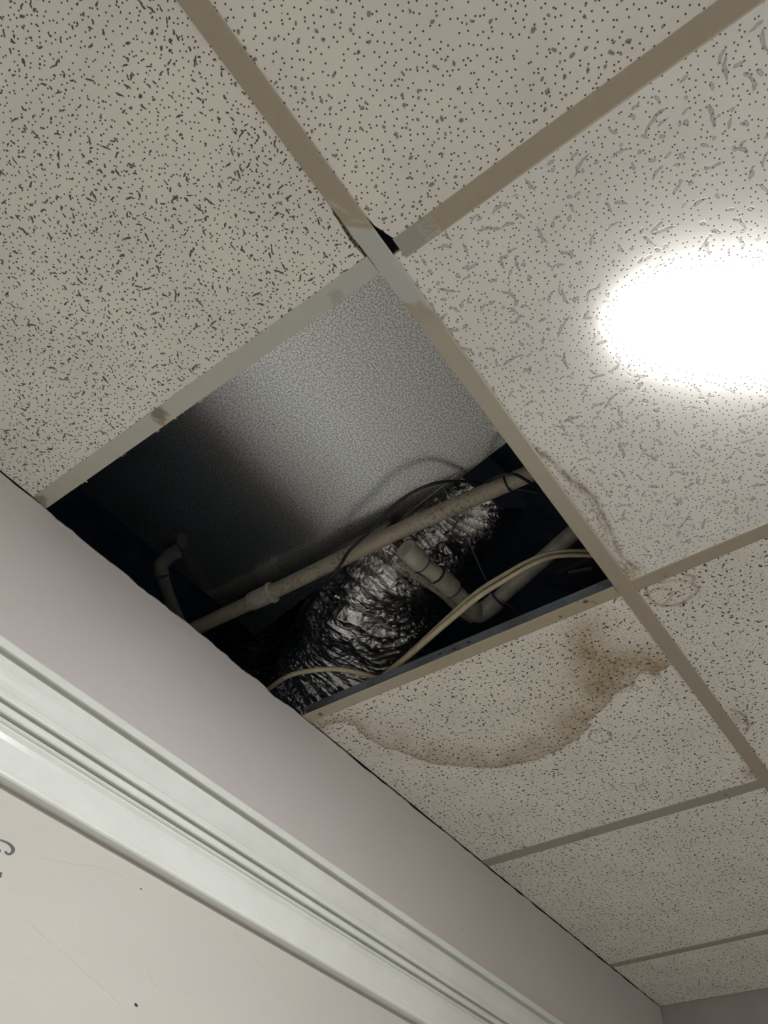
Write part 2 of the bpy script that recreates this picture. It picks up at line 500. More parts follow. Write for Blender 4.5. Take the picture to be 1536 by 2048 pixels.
# main runner along y = 0: brownish paint, a grey touched-up stretch round the first joint
def p_main(x, y):
    t = sst(-.0445, -.0405, x + y * .9 + .0008 * nz(x, y, 90)) * (1 - sst(.063, .069, x + y * 1.2 + .003 * nz(x, y, 90)))
    base = lerp(TAN, TAN2, sst(.05, .12, x) * (1 - sst(.25, .6, x)))
    c = lerp(base, GREY, t)
    for (x0, y0, x1, y1) in ((-.055, .004, -.043, -.010), (-.085, .010, -.06, .0)):       # scratches
        vx, vy = x1 - x0, y1 - y0; u = max(0, min(1, ((x - x0) * vx + (y - y0) * vy) / (vx * vx + vy * vy)))
        if math.hypot(x - x0 - u * vx, y - y0 - u * vy) < .0012: c = lerp(c, PALE, .7)
    c = spots(x, y, c, [(.068, -.002, .007, (.42, .38, .30))])
    return c
tee('main_runner', (XF, -.0002), (XB, -.0010), .0245, p_main, 'long beige main runner crossing the frame, touched up grey at the first joint', web=.032, zo=-.0006)
def p_t1(x, y):
    c = lerp(GREY, PALE, sst(.0, .25, y)); c = lerp(c, TAN2, .45 * sst(.3, .6, y))
    q = P(318, 828, H)
    return spots(x, y, c, [(q[0], q[1], .014, (.24, .20, .16)), (P(322, 845, H)[0], P(322, 845, H)[1], .007, (.36, .24, .13)), (.004, .07, .01, (.42, .41, .37)), (-.002, .62, .012, (.3, .26, .2))])
tee('cross_tee', (0, .0125), (.0003, YW - .0008), .0248, p_t1, 'cross tee at the near edge of the opening, with a dark smudge and crumbs on its rim')
def p_t1r(x, y):
    t = 1 - sst(.055, .068, -y + .006 * nz(x, y, 120))
    c = lerp(TAN, (.37, .355, .31), t)
    k = (abs(-y - .062) < .010) and nz(x * 2, y, 300) > .05
    return lerp(c, PALE, .55) if k else c
tee('cross_tee', (.0016, -.0222), (-.004, -.5969), .0252, p_t1r, 'brown cross tee whose loose grey end stops short of the main runner')
def p_t2(x, y):
    c = lerp((.40, .345, .25), (.45, .40, .31), sst(.3, .6, y))
    L = []
    for px, py, r, k in ((1171, 1203, .0042, .08), (1156, 1204, .002, .12), (1184, 1203, .002, .14), (1190, 1206, .002, .14), (1121, 1233, .0034, .12), (1097, 1238, .0016, .1), (640, 1428, .006, .2)):
        q = P(px, py, H); L.append((q[0], q[1], r, (k, k * .7, k * .5)))
    return spots(x, y, c, L)
T2X = .6077
T2 = tee('cross_tee', (.6105, .0125), (.6065, YW - .0008), .0248, p_t2, 'tan cross tee at the far edge of the opening, its dark web showing and specks on it')
tee('cross_tee', (.6140, -.0133), (.6110, -.5969), .0252, lambda x, y: spots(x, y, TAN, [(P(1330, 1152, H)[0], P(1330, 1152, H)[1], .0022, (.13, .09, .06))]), 'tan cross tee between the wormy tile and the tile with small ring stains')
def PX(px, py, x):
    q = RB.T @ np.array([(px - 768) / FPX, (py - 1024) / FPX, 1.0]); return CAM + q * (x - CAM[0]) / q[0]
for px, py in ((909, 1298), (937, 1284), (880, 1308)):
    q = PX(px, py, .6070) - np.array(T2.location)
    v, f = box((q[0] - .0009, q[1] - .0026, q[2] - H - .0013 - 0), (q[0] + .0004, q[1] + .0026, q[2] - H + .0013))
    mesh('web_slot', v, f, M['ink'], T2)
def p_t3(x, y):
    q = P(1451, 1590, H); q2 = P(1170, 1670, H)
    return spots(x, y, GRN, [(q[0], q[1], .0030, (.05, .045, .04)), (q2[0], q2[1], .012, (.30, .30, .26))])
tee('cross_tee', (1.2145, .0105), (1.2225, YW - .0008), .0290, p_t3, 'grey-green cross tee beyond the water-stained tile, dark gap beside it')
tee('cross_tee', (1.8160, .0105), (1.8420, YW - .0008), .0225, lambda x, y: lerp(TAN, GRN, .15), 'last brown cross tee before the back wall')
# the rest of the grid, to the room's far walls
for x in (1.2192, 1.8288): tee('cross_tee', (x, -.0133), (x, -.5969), .0245, lambda x, y: TAN)
for y in (-.6096, -1.2192): tee('main_runner', (XF, y), (XB, y), .0245, lambda x, y: TAN, web=.032, zo=-.0006)
for x in (-1.2192, -.6096, 0, .6096, 1.2192, 1.8288):
    for y0 in (-.6222, -1.2318): tee('cross_tee', (x, y0), (x, max(y0 - .584, YR + .001)), .0245, lambda x, y: TAN)
for x in (-1.2192, -.6096):
    tee('cross_tee', (x, -.0133), (x, -.5969), .0245, lambda x, y: TAN)
    tee('cross_tee', (x, .0125), (x, YW - .0008), .0245, lambda x, y: TAN)

TZ = .0009
def tile_poly(outline, mat, label=None, th=.015, rag=.0012, skip_rag=False, tilt=0):
    cx = sum(p[0] for p in outline) / len(outline); cy = sum(p[1] for p in outline) / len(outline)
    pts = []
    for i in range(len(outline)):
        a = outline[i]; b = outline[(i + 1) % len(outline)]; L = math.dist(a, b); n = max(1, int(L / .006))
        for k in range(n):
            t = k / n; x = a[0] + (b[0] - a[0]) * t; y = a[1] + (b[1] - a[1]) * t
            nx, ny = (b[1] - a[1]) / L, -(b[0] - a[0]) / L
            j = rag * mnoise.noise(Vector((x * 70, y * 70, 8.8)))
            pts.append((x + nx * j - cx, y + ny * j - cy))
    n = len(pts)
    V = [(x, y, TZ) for x, y in pts] + [(x, y, TZ + th) for x, y in pts]
    F = [tuple(range(n)), tuple(reversed(range(n, 2 * n)))] + [(i, i + n, (i + 1) % n + n, (i + 1) % n) for i in range(n)]
    o = mesh('ceiling_tile', V, F, mat, CE); o.location = (cx, cy, 0)
    if label: o['label'] = label
    return o
def seg_dist(X, Y, pl):
    D = np.full(X.shape, 9.0)
    for (x0, y0), (x1, y1) in zip(pl[:-1], pl[1:]):
        vx, vy = x1 - x0, y1 - y0; L = vx * vx + vy * vy + 1e-12
        t = np.clip(((X - x0) * vx + (Y - y0) * vy) / L, 0, 1)
        D = np.minimum(D, np.hypot(X - x0 - t * vx, Y - y0 - t * vy))
    return D
def inpoly(X, Y, pl):
    c = np.zeros(X.shape, bool)
    for (x0, y0), (x1, y1) in zip(pl, pl[1:] + pl[:1]):
        k = ((y0 > Y) != (y1 > Y)); xx = (x1 - x0) * (Y - y0) / (y1 - y0 + 1e-12) + x0
        c ^= k & (X < xx)
    return c
def wp(lst, jag=0.0, sub=5):
    """pixel list -> ceiling-plane polyline, smoothed and slightly jagged"""
    pts = [P(x, y, H) for x, y in lst]
    p, _ = smooth_path(pts, 1.0, sub)
    out = []
    for q in p:
        a = mnoise.noise(Vector((q[0] * 120, q[1] * 120, 1))) * jag; b = mnoise.noise(Vector((q[0] * 120, q[1] * 120, 5))) * jag
        out.append((float(q[0] + a), float(q[1] + b)))
    return out
def stained_tile(x0, x1, y0, y1, mat, label, fn, step=.0026, th=.015):
    cx, cy = (x0 + x1) / 2, (y0 + y1) / 2
    nx = int((x1 - x0) / step); ny = int((y1 - y0) / step)
    gx = np.linspace(x0, x1, nx); gy = np.linspace(y0, y1, ny)
    X, Y = np.meshgrid(gx, gy)
    Z = np.full(X.shape, TZ)
    v = np.stack([X.ravel() - cx, Y.ravel() - cy, Z.ravel()], 1)
    idx = np.arange(nx * ny).reshape(ny, nx)
    q = np.stack([idx[:-1, :-1], idx[1:, :-1], idx[1:, 1:], idx[:-1, 1:]], -1).reshape(-1, 4)
    top = [(x0 - cx, y0 - cy, TZ + th), (x1 - cx, y0 - cy, TZ + th), (x1 - cx, y1 - cy, TZ + th), (x0 - cx, y1 - cy, TZ + th)]
    b0 = nx * ny
    loops = q.ravel().tolist(); tot = [4] * len(q)
    ring = [list(idx[0, :]) + [b0 + 1, b0], list(idx[:, -1]) + [b0 + 2, b0 + 1], list(idx[-1, ::-1]) + [b0 + 3, b0 + 2], list(idx[::-1, 0]) + [b0, b0 + 3]]
    for r in ring + [[b0, b0 + 1, b0 + 2, b0 + 3]]:
        loops += [int(k) for k in r]; tot.append(len(r))
    me = bpy.data.meshes.new('ceiling_tile')
    me.vertices.add(b0 + 4); me.vertices.foreach_set('co', np.vstack([v, top]).astype(np.float32).ravel())
    me.loops.add(len(loops)); me.loops.foreach_set('vertex_index', loops)
    me.polygons.add(len(tot)); me.polygons.foreach_set('loop_start', np.concatenate([[0], np.cumsum(tot)[:-1]]).astype(np.int32))
    me.update(calc_edges=True); me.validate()
    me.materials.append(mat)
    s, r = fn(X, Y)
    at = me.attributes.new('stain', 'FLOAT_VECTOR', 'POINT')
    A = np.zeros((b0 + 4, 3), np.float32); A[:b0, 0] = np.clip(s, 0, 1).ravel(); A[:b0, 1] = np.clip(r, 0, 1).ravel()
    if len(at.data) == len(A): at.data.foreach_set('vector', A.ravel())
    o = bpy.data.objects.new('ceiling_tile', me); link(o, CE); o.location = (cx, cy, 0); o['label'] = label
    return o
def blotch(X, Y, s, seed=0):
    """cheap smooth noise on arrays"""
    r = np.random.default_rng(seed); out = np.zeros(X.shape); 
    for k in range(14):
        a = r.uniform(0, 2 * PI); f = s * r.uniform(.5, 2.2); ph = r.uniform(0, 6.28)
        out += np.sin((X * math.cos(a) + Y * math.sin(a)) * f + ph)
    return out / 14

def line(D, wd): return np.clip(1 - D / wd, 0, 1) ** 1.2
def stain_big(X, Y):
    edge = wp([(600, 1462), (640, 1456), (668, 1446), (700, 1447), (722, 1466), (760, 1490), (800, 1503), (860, 1526), (930, 1534), (1000, 1535), (1060, 1524), (1105, 1506), (1140, 1488), (1172, 1462),
               (1180, 1440), (1212, 1412), (1226, 1392), (1262, 1368), (1276, 1352), (1290, 1344), (1312, 1352)], .008)
    outer = edge + wp([(1345, 1330), (1300, 1270), (1200, 1210), (1000, 1280), (640, 1420), (600, 1445)])
    D = seg_dist(X, Y, edge); ins = inpoly(X, Y, outer)
    B = blotch(X, Y, 60, 3); B2 = blotch(X, Y, 150, 4)
    # distance from the edge over which the brown fades: wide at the right, narrow at the wall
    q = P(1235, 1330, H); core = np.hypot((X - q[0]) / .11, (Y - q[1]) / .075)
    wd = .020 + .030 * np.clip(1 - np.abs(Y - .20) / .35, 0, 1)
    s = np.where(ins, np.exp(-(D / (wd * (1 + .3 * B))) ** 1.3) * (.42 + .25 * B), 0)
    for pl, wd_, k in (([(1168, 1262), (1172, 1300), (1195, 1345), (1215, 1375)], .030, .42), ([(1190, 1310), (1240, 1330), (1290, 1330), (1322, 1338)], .030, .46),
                       ([(1205, 1340), (1175, 1400), (1110, 1460), (1020, 1500), (900, 1505), (800, 1485)], .030, .22)):
        rd = seg_dist(X, Y, wp(pl))
        s = 1 - (1 - np.clip(s, 0, 1)) * (1 - np.exp(-(rd / (wd_ * (1 + .4 * B))) ** 1.6) * np.clip(k + .25 * B, 0, 1) * np.where(ins, 1, np.exp(-(D / .010) ** 2)))
    s = s + np.where(ins, .07, 0)
    r = line(D, .0032) * (.38 + .3 * B2) + np.where(ins, .0, 0)
    rings = [([(1178 + 22 + 22 * math.cos(a), 1473 + 13 * math.sin(a)) for a in np.linspace(0, 6.28, 14)], .5),
             ([(1313, 1352), (1330, 1372), (1350, 1395), (1362, 1420)], .22),
             ([(1395, 1450), (1420, 1468), (1450, 1475), (1470, 1470)], .2),
             ([(1278, 1376), (1268, 1380), (1262, 1374), (1270, 1370), (1280, 1380)], .5)]
    for pl, k in rings: r = np.maximum(r, line(seg_dist(X, Y, wp(pl, .0008)), .0030) * k)
    # soaked corner by the wall
    q = P(625, 1447, H); s = np.maximum(s, np.exp(-(np.hypot(X - q[0], Y - q[1]) / .03) ** 2) * .5)
    q = P(1510, 1545, H); s = np.maximum(s, np.exp(-(np.hypot(X - q[0], Y - q[1]) / .02) ** 2) * .6)
    return s * 1.15, r * 1.3
def stain_r2(X, Y):
    B = blotch(X, Y, 110, 8); r = np.zeros(X.shape); s = np.zeros(X.shape)
    for pl, k, wd in (([(1290, 1172), (1302, 1200), (1330, 1212), (1360, 1208), (1382, 1195), (1398, 1180), (1385, 1168), (1388, 1155), (1370, 1150)], .5, .0032),
                      ([(1296, 1190), (1310, 1180), (1335, 1178), (1345, 1190), (1330, 1208)], .35, .003),
                      ([(1300, 1165), (1325, 1166), (1350, 1162), (1375, 1163)], .3, .003),
                      ([(1462, 1420), (1478, 1425), (1492, 1438), (1497, 1455), (1490, 1462)], .5, .0035)):
        D = seg_dist(X, Y, wp(pl, .0014)); r = np.maximum(r, line(D, wd) * (k + .3 * B)); s = np.maximum(s, np.exp(-(D / .008) ** 2) * .13)
    q = P(1470, 1440, H); s = np.maximum(s, np.exp(-(np.hypot(X - q[0], Y - q[1]) / .022) ** 2) * .22)
    q = P(1330, 1185, H); s = np.maximum(s, np.exp(-(np.hypot(X - q[0], Y - q[1]) / .035) ** 2) * .12)
    return s * 1.4, r * 1.4
def stain_r1(X, Y):
    B = blotch(X, Y, 120, 9)
    E = wp([(1030, 878), (1060, 895), (1100, 920), (1130, 950), (1165, 975), (1190, 1000), (1205, 1030), (1222, 1062), (1230, 1090), (1245, 1115), (1280, 1142)], .003)
    E2 = wp([(1110, 935), (1140, 968), (1175, 992), (1188, 1022), (1210, 1060), (1215, 1085)], .003)
    D = seg_dist(X, Y, E); D2 = seg_dist(X, Y, E2)
    r = np.maximum(line(D, .0045) * (.42 + .4 * B), line(D2, .0035) * (.22 + .4 * B))
    near = (Y > np.interp(X, [p[0] for p in E], [p[1] for p in E]))
    s = np.where(near & (X > .33), .17 + .1 * B, 0) * np.clip((X - .33) / .08, 0, 1)
    s = np.maximum(s, np.exp(-(D / .006) ** 2) * (.26 + .3 * B))
    q = P(1250, 1150, H); s = np.maximum(s, np.exp(-(np.hypot(X - q[0], Y - q[1]) / .022) ** 2) * .5)
    return s * 1.25, r * 1.3

WE = YW - .0005
g0, g1 = .0045, -.0045
# beside the wall
tile_poly([(-.6051, g0), (-.085, .006), (-.070, .0150), (-.050, .0158), (-.035, .0178), (-.018, .0160), (-.0045, .0162), (-.0045, WE), (-.6051, WE)], M['tile_fissured'],
          'ceiling tile before the opening, densely pitted with short dark fissures, its corner crumbled')
stained_tile(.6115, 1.2110, .0045, WE, M['tile_fine'], 'finely pitted ceiling tile beyond the opening with a large brown water stain and a small ring', stain_big)
tile_poly([(1.2240, .0045), (1.8150, .0045), (1.8340, WE), (1.2290, WE)], M['tile_fine'], 'clean finely pitted ceiling tile beyond the grey-green cross tee')
tile_poly([(1.8210, .0045), (XB - .002, .0045), (XB - .002, WE), (1.8460, WE)], M['tile_fine'], 'narrow cut ceiling tile against the back wall')
# other side of the main runner
tile_poly([(-.6051, g1), (-.6051, -.6051), (-.0045, -.6051), (-.0045, -.030), (-.0085, -.0245), (-.020, -.0205), (-.034, -.0150), (-.048, -.0125), (-.060, -.006)], M['tile_spotted'],
          'ceiling tile with round grey spots and pinholes, its corner broken at the loose tee')
stained_tile(.0045, .6051, -.6051, -.0045, M['tile_wormy'], 'ceiling tile with long wormy fissures that carries the lamp, brown tide line along one edge', stain_r1)
stained_tile(.6185, 1.2147, -.6051, -.0045, M['tile_fine'], 'ceiling tile across the main runner from the water stain, with small faint ring stains', stain_r2)
tile_poly([(1.2237, -.6051), (1.8243, -.6051), (1.8243, g1), (1.2237, g1)], M['tile_fine'])
tile_poly([(1.8333, -.6051), (XB - .002, -.6051), (XB - .002, g1), (1.8333, g1)], M['tile_fine'])
gx = [XF + .002, -1.2192, -.6096, 0, .6096, 1.2192, 1.8288, XB - .002]
for i in range(7):
    for (ya, yb) in ((-1.2192, -.6096), (YR + .002, -1.2192)):
        tile_poly([(gx[i] + .0045, ya + .0045), (gx[i + 1] - .0045, ya + .0045), (gx[i + 1] - .0045, yb - .0045), (gx[i] + .0045, yb - .0045)], M['tile_spotted'] if (i % 2) else M['tile_fissured'])
for i in (0, 1):
    if i == 0:
        for (ya, yb) in ((-.6096, 0), (0, WE + .0045)):
            tile_poly([(gx[0], ya + .0045), (gx[1] - .0045, ya + .0045), (gx[1] - .0045, yb - .0045), (gx[0], yb - .0045)], M['tile_spotted'])
    else:
        for (ya, yb) in ((-.6096, 0), (0, WE + .0045)):
            tile_poly([(gx[1] + .0045, ya + .0045), (gx[2] - .0045, ya + .0045), (gx[2] - .0045, yb - .0045), (gx[1] + .0045, yb - .0045)], M['tile_fissured'])

# crumbs of tile fibre left on the rims of the opening and in the broken corner
def crumbs():
    parts = []
    def bit(p, s):
        v = [(p[0] + random.uniform(-1, 1) * s, p[1] + random.uniform(-1, 1) * s, p[2] + random.uniform(-.5, .8) * s) for _ in range(6)]
        return v, [(0, 1, 2), (0, 2, 3), (0, 3, 4), (0, 4, 5), (0, 5, 1), (1, 5, 4), (1, 4, 3), (1, 3, 2)]
    for px, py, n, s in ((178, 974, 5, .0016), (258, 925, 4, .0012), (325, 872, 4, .0016), (336, 862, 3, .0012), (365, 850, 6, .0016), (380, 838, 5, .0014), (413, 816, 6, .0018), (240, 903, 5, .0012),
                         (315, 867, 6, .0015), (668, 616, 5, .0014), (716, 584, 4, .0010), (790, 960, 0, 0), (985, 858, 14, .0019), (990, 862, 10, .0015)):
        for _ in range(n):
            q = P(px + random.uniform(-6, 6), py + random.uniform(-3, 3), H)
            if px < 760: q[0] = random.uniform(.0115, .0150)
            else: q[1] = random.uniform(.0115, .0160)
            parts.append(bit((q[0], q[1], .0012), s))
    v, f = join(parts); o = mesh('tile_crumbs', v, f, M['crumb'], CE); o['kind'] = 'stuff'
    parts = []
    for (xa, ya), (xb, yb), n in (((-.060, .0135), (-.012, .0165), 60), ((-.050, -.0125), (-.012, -.023), 70), ((.006, -.0125), (.12, -.0118), 40)):
        for _ in range(n):
            u = random.random(); parts.append(bit((xa + (xb - xa) * u + random.uniform(-.001, .001), ya + (yb - ya) * u + random.uniform(-.0012, .0012), .0012 + random.uniform(0, .004)), random.uniform(.0008, .0022)))
    v, f = join(parts); o = mesh('frayed_fibre', v, f, M['fibre'], CE); o['kind'] = 'stuff'
crumbs()

# ------------------------------------------------------------------ lamp on the wormy tile
def ceiling_light(cx, cy, label):
    r = empty('ceiling_light', (cx, cy, H)); tag(r, label, 'lamp')
    ax = np.array([-.62, .785]); bx = np.array([.785, .62]); A, B = .152, .052  # oblong outline shaped after the lamp's glare
    def ring(a, b, z, n=96):
        out = []
        for k in range(n):
            t = 2 * PI * k / n
            c, s = math.cos(t), math.sin(t)
            q = ax * a * math.copysign(abs(c) ** .92, c) + bx * b * math.copysign(abs(s) ** .92, s)
            out.append((q[0], q[1], z))
        return out
    def stack(rs, n=96, close=True):
        V = [p for q in rs for p in q]; F = []
        for i in range(len(rs) - 1):
            for k in range(n):
                a = i * n + k; b = i * n + (k + 1) % n; F.append((a, b, b + n, a + n))
        F.append(tuple(reversed(range(n))))
        if close: F.append(tuple(range(len(V) - n, len(V))))
        return V, F
    v, f = stack([ring(A * .93, B * .93, .0008), ring(A * .93, B * .93, -.001), ring(A * .92, B * .92, -.0015)])
    mesh('base_plate', v, f, M['lamp_rim'], r)
    rs = []
    for k in range(11):
        t = k / 10 * PI / 2
        rs.append(ring(A * (math.cos(t) * .6 + .4), B * (math.cos(t) * .75 + .25), -.0018 - .006 * math.sin(t) ** .8 if k else -.0012))
    v, f = stack(rs); mesh('diffuser', v, f, M['lamp'], r, True)
ceiling_light(.305, -.305, 'glowing oblong white lamp fixed under the wormy ceiling tile')
ceiling_light(-.914, -.914, 'added unseen oblong lamp behind the camera, brightening the room')  # added lamp out of view, lifts the bounce on ceiling and walls

# ------------------------------------------------------------------ above the opening
ZD = 2.75
def duct():
    K1 = P(1010, 889, ZD); K2 = P(510, 1273, ZD); K3 = P(162, 979, ZD)
    d1 = (K1 - K2) / np.linalg.norm(K1 - K2); d2 = (K3 - K2) / np.linalg.norm(K3 - K2)
    YD = .062                               # far side of the duct, just short of the main runner
    a = K2 + d1 * ((YD - K2[1]) / d1[1]); b = K2; c = K3 + d2 * .45; d = np.array([c[0], YD, ZD])
    root = empty('metal_duct', (b[0], b[1], ZD)); tag(root, 'large galvanised sheet metal duct seen through the missing tile', 'duct')
    base = [a, b, c, d]
    V = [(q[0], q[1], ZD) for q in base] + [(q[0], q[1], ZD + .35) for q in base]
    F = [(0, 1, 2, 3), (7, 6, 5, 4), (0, 4, 5, 1), (1, 5, 6, 2), (2, 6, 7, 3), (3, 7, 4, 0)]
    # folded lip along the two visible edges, slightly below the bottom sheet
    o = mesh('sheet_panel', rel(V, root), F, M['galv'], root)
    bv = o.modifiers.new('bevel', 'BEVEL'); bv.width = .006; bv.segments = 3
    for p, q, nm in ((a, b, 'seam'),):
        t = q - p; t = t / np.linalg.norm(t); s = np.array([-t[1], t[0], 0])
        cc = (np.array(a) + b + c + d) / 4; s = s if s @ (cc - p) > 0 else -s
        p2, q2 = p + t * .004, q - t * .004
        v = []
        for z in (ZD - .0007, ZD + .0004):
            v += [p2 + s * .0015 + (0, 0, 0), q2 + s * .0015, q2 + s * .010, p2 + s * .010]
            for i in range(4): v[-1 - i] = np.array([v[-1 - i][0], v[-1 - i][1], z])
        mesh(nm, rel(v, root), [(0, 3, 2, 1), (4, 5, 6, 7), (0, 1, 5, 4), (1, 2, 6, 5), (2, 3, 7, 6), (3, 0, 4, 7)], M['galv'], root)
duct()

ZP = 2.712
def rad_at(hw, p): return hw * depth(p) / FPX
def condensate():
    a = P(330, 1285, ZP); b = P(1150, 908, ZP)
    root = empty('condensate_pipe', a); tag(root, 'long dirty cream plastic pipe running below the sheet metal duct', 'pipe')
    r = rad_at(16.2, P(700, 1108, ZP))
    tube_ob('pipe', [a, P(520, 1196, ZP), P(700, 1109, ZP), P(860, 1034, ZP), b], r, M['pvc_dirty'], root, 32, sub=6)
    c0, c1 = P(502, 1204, ZP), P(541, 1186, ZP)
    tube_ob('coupling', [c0, c0 * .9 + c1 * .1, c1 * .97 + c0 * .03, c1], [r * 1.2, r * 1.25, r * 1.25, r * 1.2], M['pvc'], root, 32, sm=False)
    c2 = P(546, 1183.5, ZP)
    tube_ob('collar', [c1, c1 * .8 + c2 * .2, c1 * .2 + c2 * .8, c2], [r * 1.32, r * 1.42, r * 1.42, r * 1.3], M['pvc'], root, 32, sm=False)
condensate()

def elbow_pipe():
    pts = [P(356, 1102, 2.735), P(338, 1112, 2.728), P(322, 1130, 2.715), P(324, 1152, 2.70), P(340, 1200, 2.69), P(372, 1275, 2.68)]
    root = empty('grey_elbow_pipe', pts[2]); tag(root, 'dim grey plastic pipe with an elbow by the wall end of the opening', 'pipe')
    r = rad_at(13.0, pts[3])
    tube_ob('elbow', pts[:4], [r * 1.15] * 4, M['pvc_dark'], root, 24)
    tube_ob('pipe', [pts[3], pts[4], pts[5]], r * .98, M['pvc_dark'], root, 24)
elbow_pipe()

def drain():
    z0 = 2.672
    pts = [(811, 1096), (843, 1127), (874, 1149), (905, 1178), (934, 1207)]
    q = [P(x, y, z0 + .002 * i) for i, (x, y) in enumerate(pts)]
    root = empty('drain_fitting', q[2]); tag(root, 'cream plastic drain line of short couplings with an elbow beside the foil duct', 'pipe')
    r = rad_at(16.5, q[2])
    cst = P(776, 1068, 2.748)
    tube_ob('copper_stub', [cst, cst * .5 + q[0] * .5, q[0] * .7 + q[1] * .3], r * .60, M['copper'], root, 24, sm=False)
    def sock(a, b, k, nm='coupling', e=.03):
        tube_ob(nm, [a, a * (1 - e) + b * e, a * e + b * (1 - e), b], [r * k * .93, r * k, r * k, r * k * .93], M['pvc'], root, 28, sm=False)
    sock(q[0], q[1], 1.28); sock(q[1] , q[2], 1.02, 'pipe_stub'); sock(q[2] * .985 + q[1] * .015, q[3], 1.30); sock(q[3], q[4] + (q[4] - q[3]) * .2, 1.02, 'pipe_stub')
    e1 = P(958, 1226, z0 + .012); e2 = P(982, 1212, z0 + .020); e3 = P(1010, 1186, z0 + .03)
    tube_ob('elbow', [q[4] - (q[4] - q[3]) * .15, q[4] + (q[4] - q[3]) * .25, e1, e2, e2 * .5 + e3 * .5], [r * 1.12, r * 1.2, r * 1.25, r * 1.25, r * 1.22], M['pvc'], root, 28)
    far = P(1240, 985, z0 + .12); mid = P(1100, 1106, z0 + .06)
    tube_ob('pipe', [e2, e3, mid, far], [r * 1.0, r * 1.0, r * 1.02, r * 1.15], M['pvc'], root, 28)
    for c_, (a_, b_) in ((q[1], (q[0], q[2])), (q[2], (q[1], q[3])), (q[3], (q[2], q[4]))):
        d_ = (b_ - a_) / np.linalg.norm(b_ - a_)
        tube_ob('joint_ring', [c_ - d_ * .0011, c_ + d_ * .0011], r * 1.31, M['joint'], root, 28, sm=False)  # dark rings put in for the shadow and primer lines between couplings
    # blue primer smears at the joints
    for (x, y), (x2, y2) in (((827, 1132), (846, 1148)), ((858, 1152), (872, 1166))):
        a = P(x, y, z0 + .010); b = P(x2, y2, z0 + .010)
        tube_ob('primer_smear', [a, (a + b) / 2, b], [r * .25, r * .5, r * .3], M['primer'], root, 12)
    # thinner pipe alongside
    z1 = z0 + .03
    t = [P(800, 1118, z1), P(850, 1160, z1), P(890, 1190, z1), P(922, 1222, z1), P(945, 1238, z1)]
    r2 = empty('thin_drain_pipe', t[0]); tag(r2, 'thinner dull brown pipe behind the drain line of couplings', 'pipe')
    tube_ob('pipe', t, rad_at(10, t[1]), M['pvc_dirty'], r2, 20)
drain()

# crinkled foil flexible duct: sharp flat folds running round the tube
def flex(name, label, path, rads, mat, seed, nlen=440, ncir=130, amp=.0105, crinkle=.0042, pleat=17):
    pts, rd = smooth_path(path, rads, 24)
    pts = np.array(pts); rd = np.array(rd)
    s = np.concatenate([[0], np.cumsum(np.linalg.norm(np.diff(pts, axis=0), axis=1))])
    S = np.linspace(0, s[-1], nlen)
    C = np.stack([np.interp(S, s, pts[:, k]) for k in range(3)], 1); Rr = np.interp(S, s, rd)
    T = np.gradient(C, axis=0); T /= np.linalg.norm(T, axis=1)[:, None]
    r = np.random.default_rng(seed)
    u = np.cross(T[0], (0, 0, 1.)); u /= np.linalg.norm(u)
    V = []
    jit = r.uniform(-.10, .10, (nlen, ncir, 2)); cr = r.normal(0, 1, (nlen, ncir))
    # large dents and long pleats that wander round the tube
    R_f = 4.0
    for i in range(nlen):
        u = u - T[i] * (u @ T[i]); u /= np.linalg.norm(u); w_ = np.cross(T[i], u)
        for k in range(ncir):
            a = 2 * PI * (k + .8 * jit[i, k, 1]) / ncir
            ct, st = math.cos(a), math.sin(a)
            wander = mnoise.noise(Vector((ct * 1.1, st * 1.1, S[i] * 5 + seed))) * .45
            tilt = S[i] + .022 * math.sin(a + 1.0)
            ph = tilt * pleat + wander
            n1 = mnoise.noise(Vector((ct * .9, st * .9, ph * 2.2)))
            n2 = mnoise.noise(Vector((ct * 2.2 + 9, st * 2.2, ph * 5.2)))
            n3 = mnoise.noise(Vector((ct * 2.0, st * 2.0, S[i] * 9 + seed * 3)))
            fold = 1 - 2.2 * abs(n1); fold2 = 1 - 2.4 * abs(n2)
            rr = Rr[i] + amp * fold + amp * .34 * fold2 + n3 * amp * 1.3 + crinkle * (.45 - abs(mnoise.noise(Vector((ct * R_f * 3.2, st * R_f * 3.2, S[i] * 95 + 3))))) * 1.1 + cr[i, k] * crinkle * .07
            V.append(C[i] + T[i] * jit[i, k, 0] * (s[-1] / nlen) * .7 + rr * (ct * u + st * w_))
    F = []
    for i in range(nlen - 1):
        for k in range(ncir):
            a = i * ncir + k; b = i * ncir + (k + 1) % ncir
            if (i // 2 + k) % 2: F += [(a, a + ncir, b + ncir), (a, b + ncir, b)]
            else: F += [(a, a + ncir, b), (b, a + ncir, b + ncir)]
    F.append(tuple(reversed(range(ncir)))); F.append(tuple(range(len(V) - ncir, len(V))))
    root = empty(name, C[0]); tag(root, label, 'duct')
    mesh('foil_sleeve', rel(V, root), F, mat, root)
    return root
ZF = 2.885
flex('foil_flex_duct', 'crumpled silver foil flexible duct bulging down beside the plastic pipe',
     [P(560, 1520, ZF + .02), P(650, 1400, ZF), P(715, 1290, ZF - .01), P(765, 1170, ZF), P(830, 1085, ZF + .03), P(905, 1010, ZF + .07), P(960, 940, ZF + .09)],
     [.136, .145, .148, .136, .122, .119, .115], M['foil'], 5)
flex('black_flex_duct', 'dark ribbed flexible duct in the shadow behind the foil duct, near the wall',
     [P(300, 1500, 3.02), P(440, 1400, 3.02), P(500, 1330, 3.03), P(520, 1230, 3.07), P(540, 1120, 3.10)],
     [.10, .105, .105, .10, .10], M['foil_dark'], 9, 200, 60, .006, .001, 60)

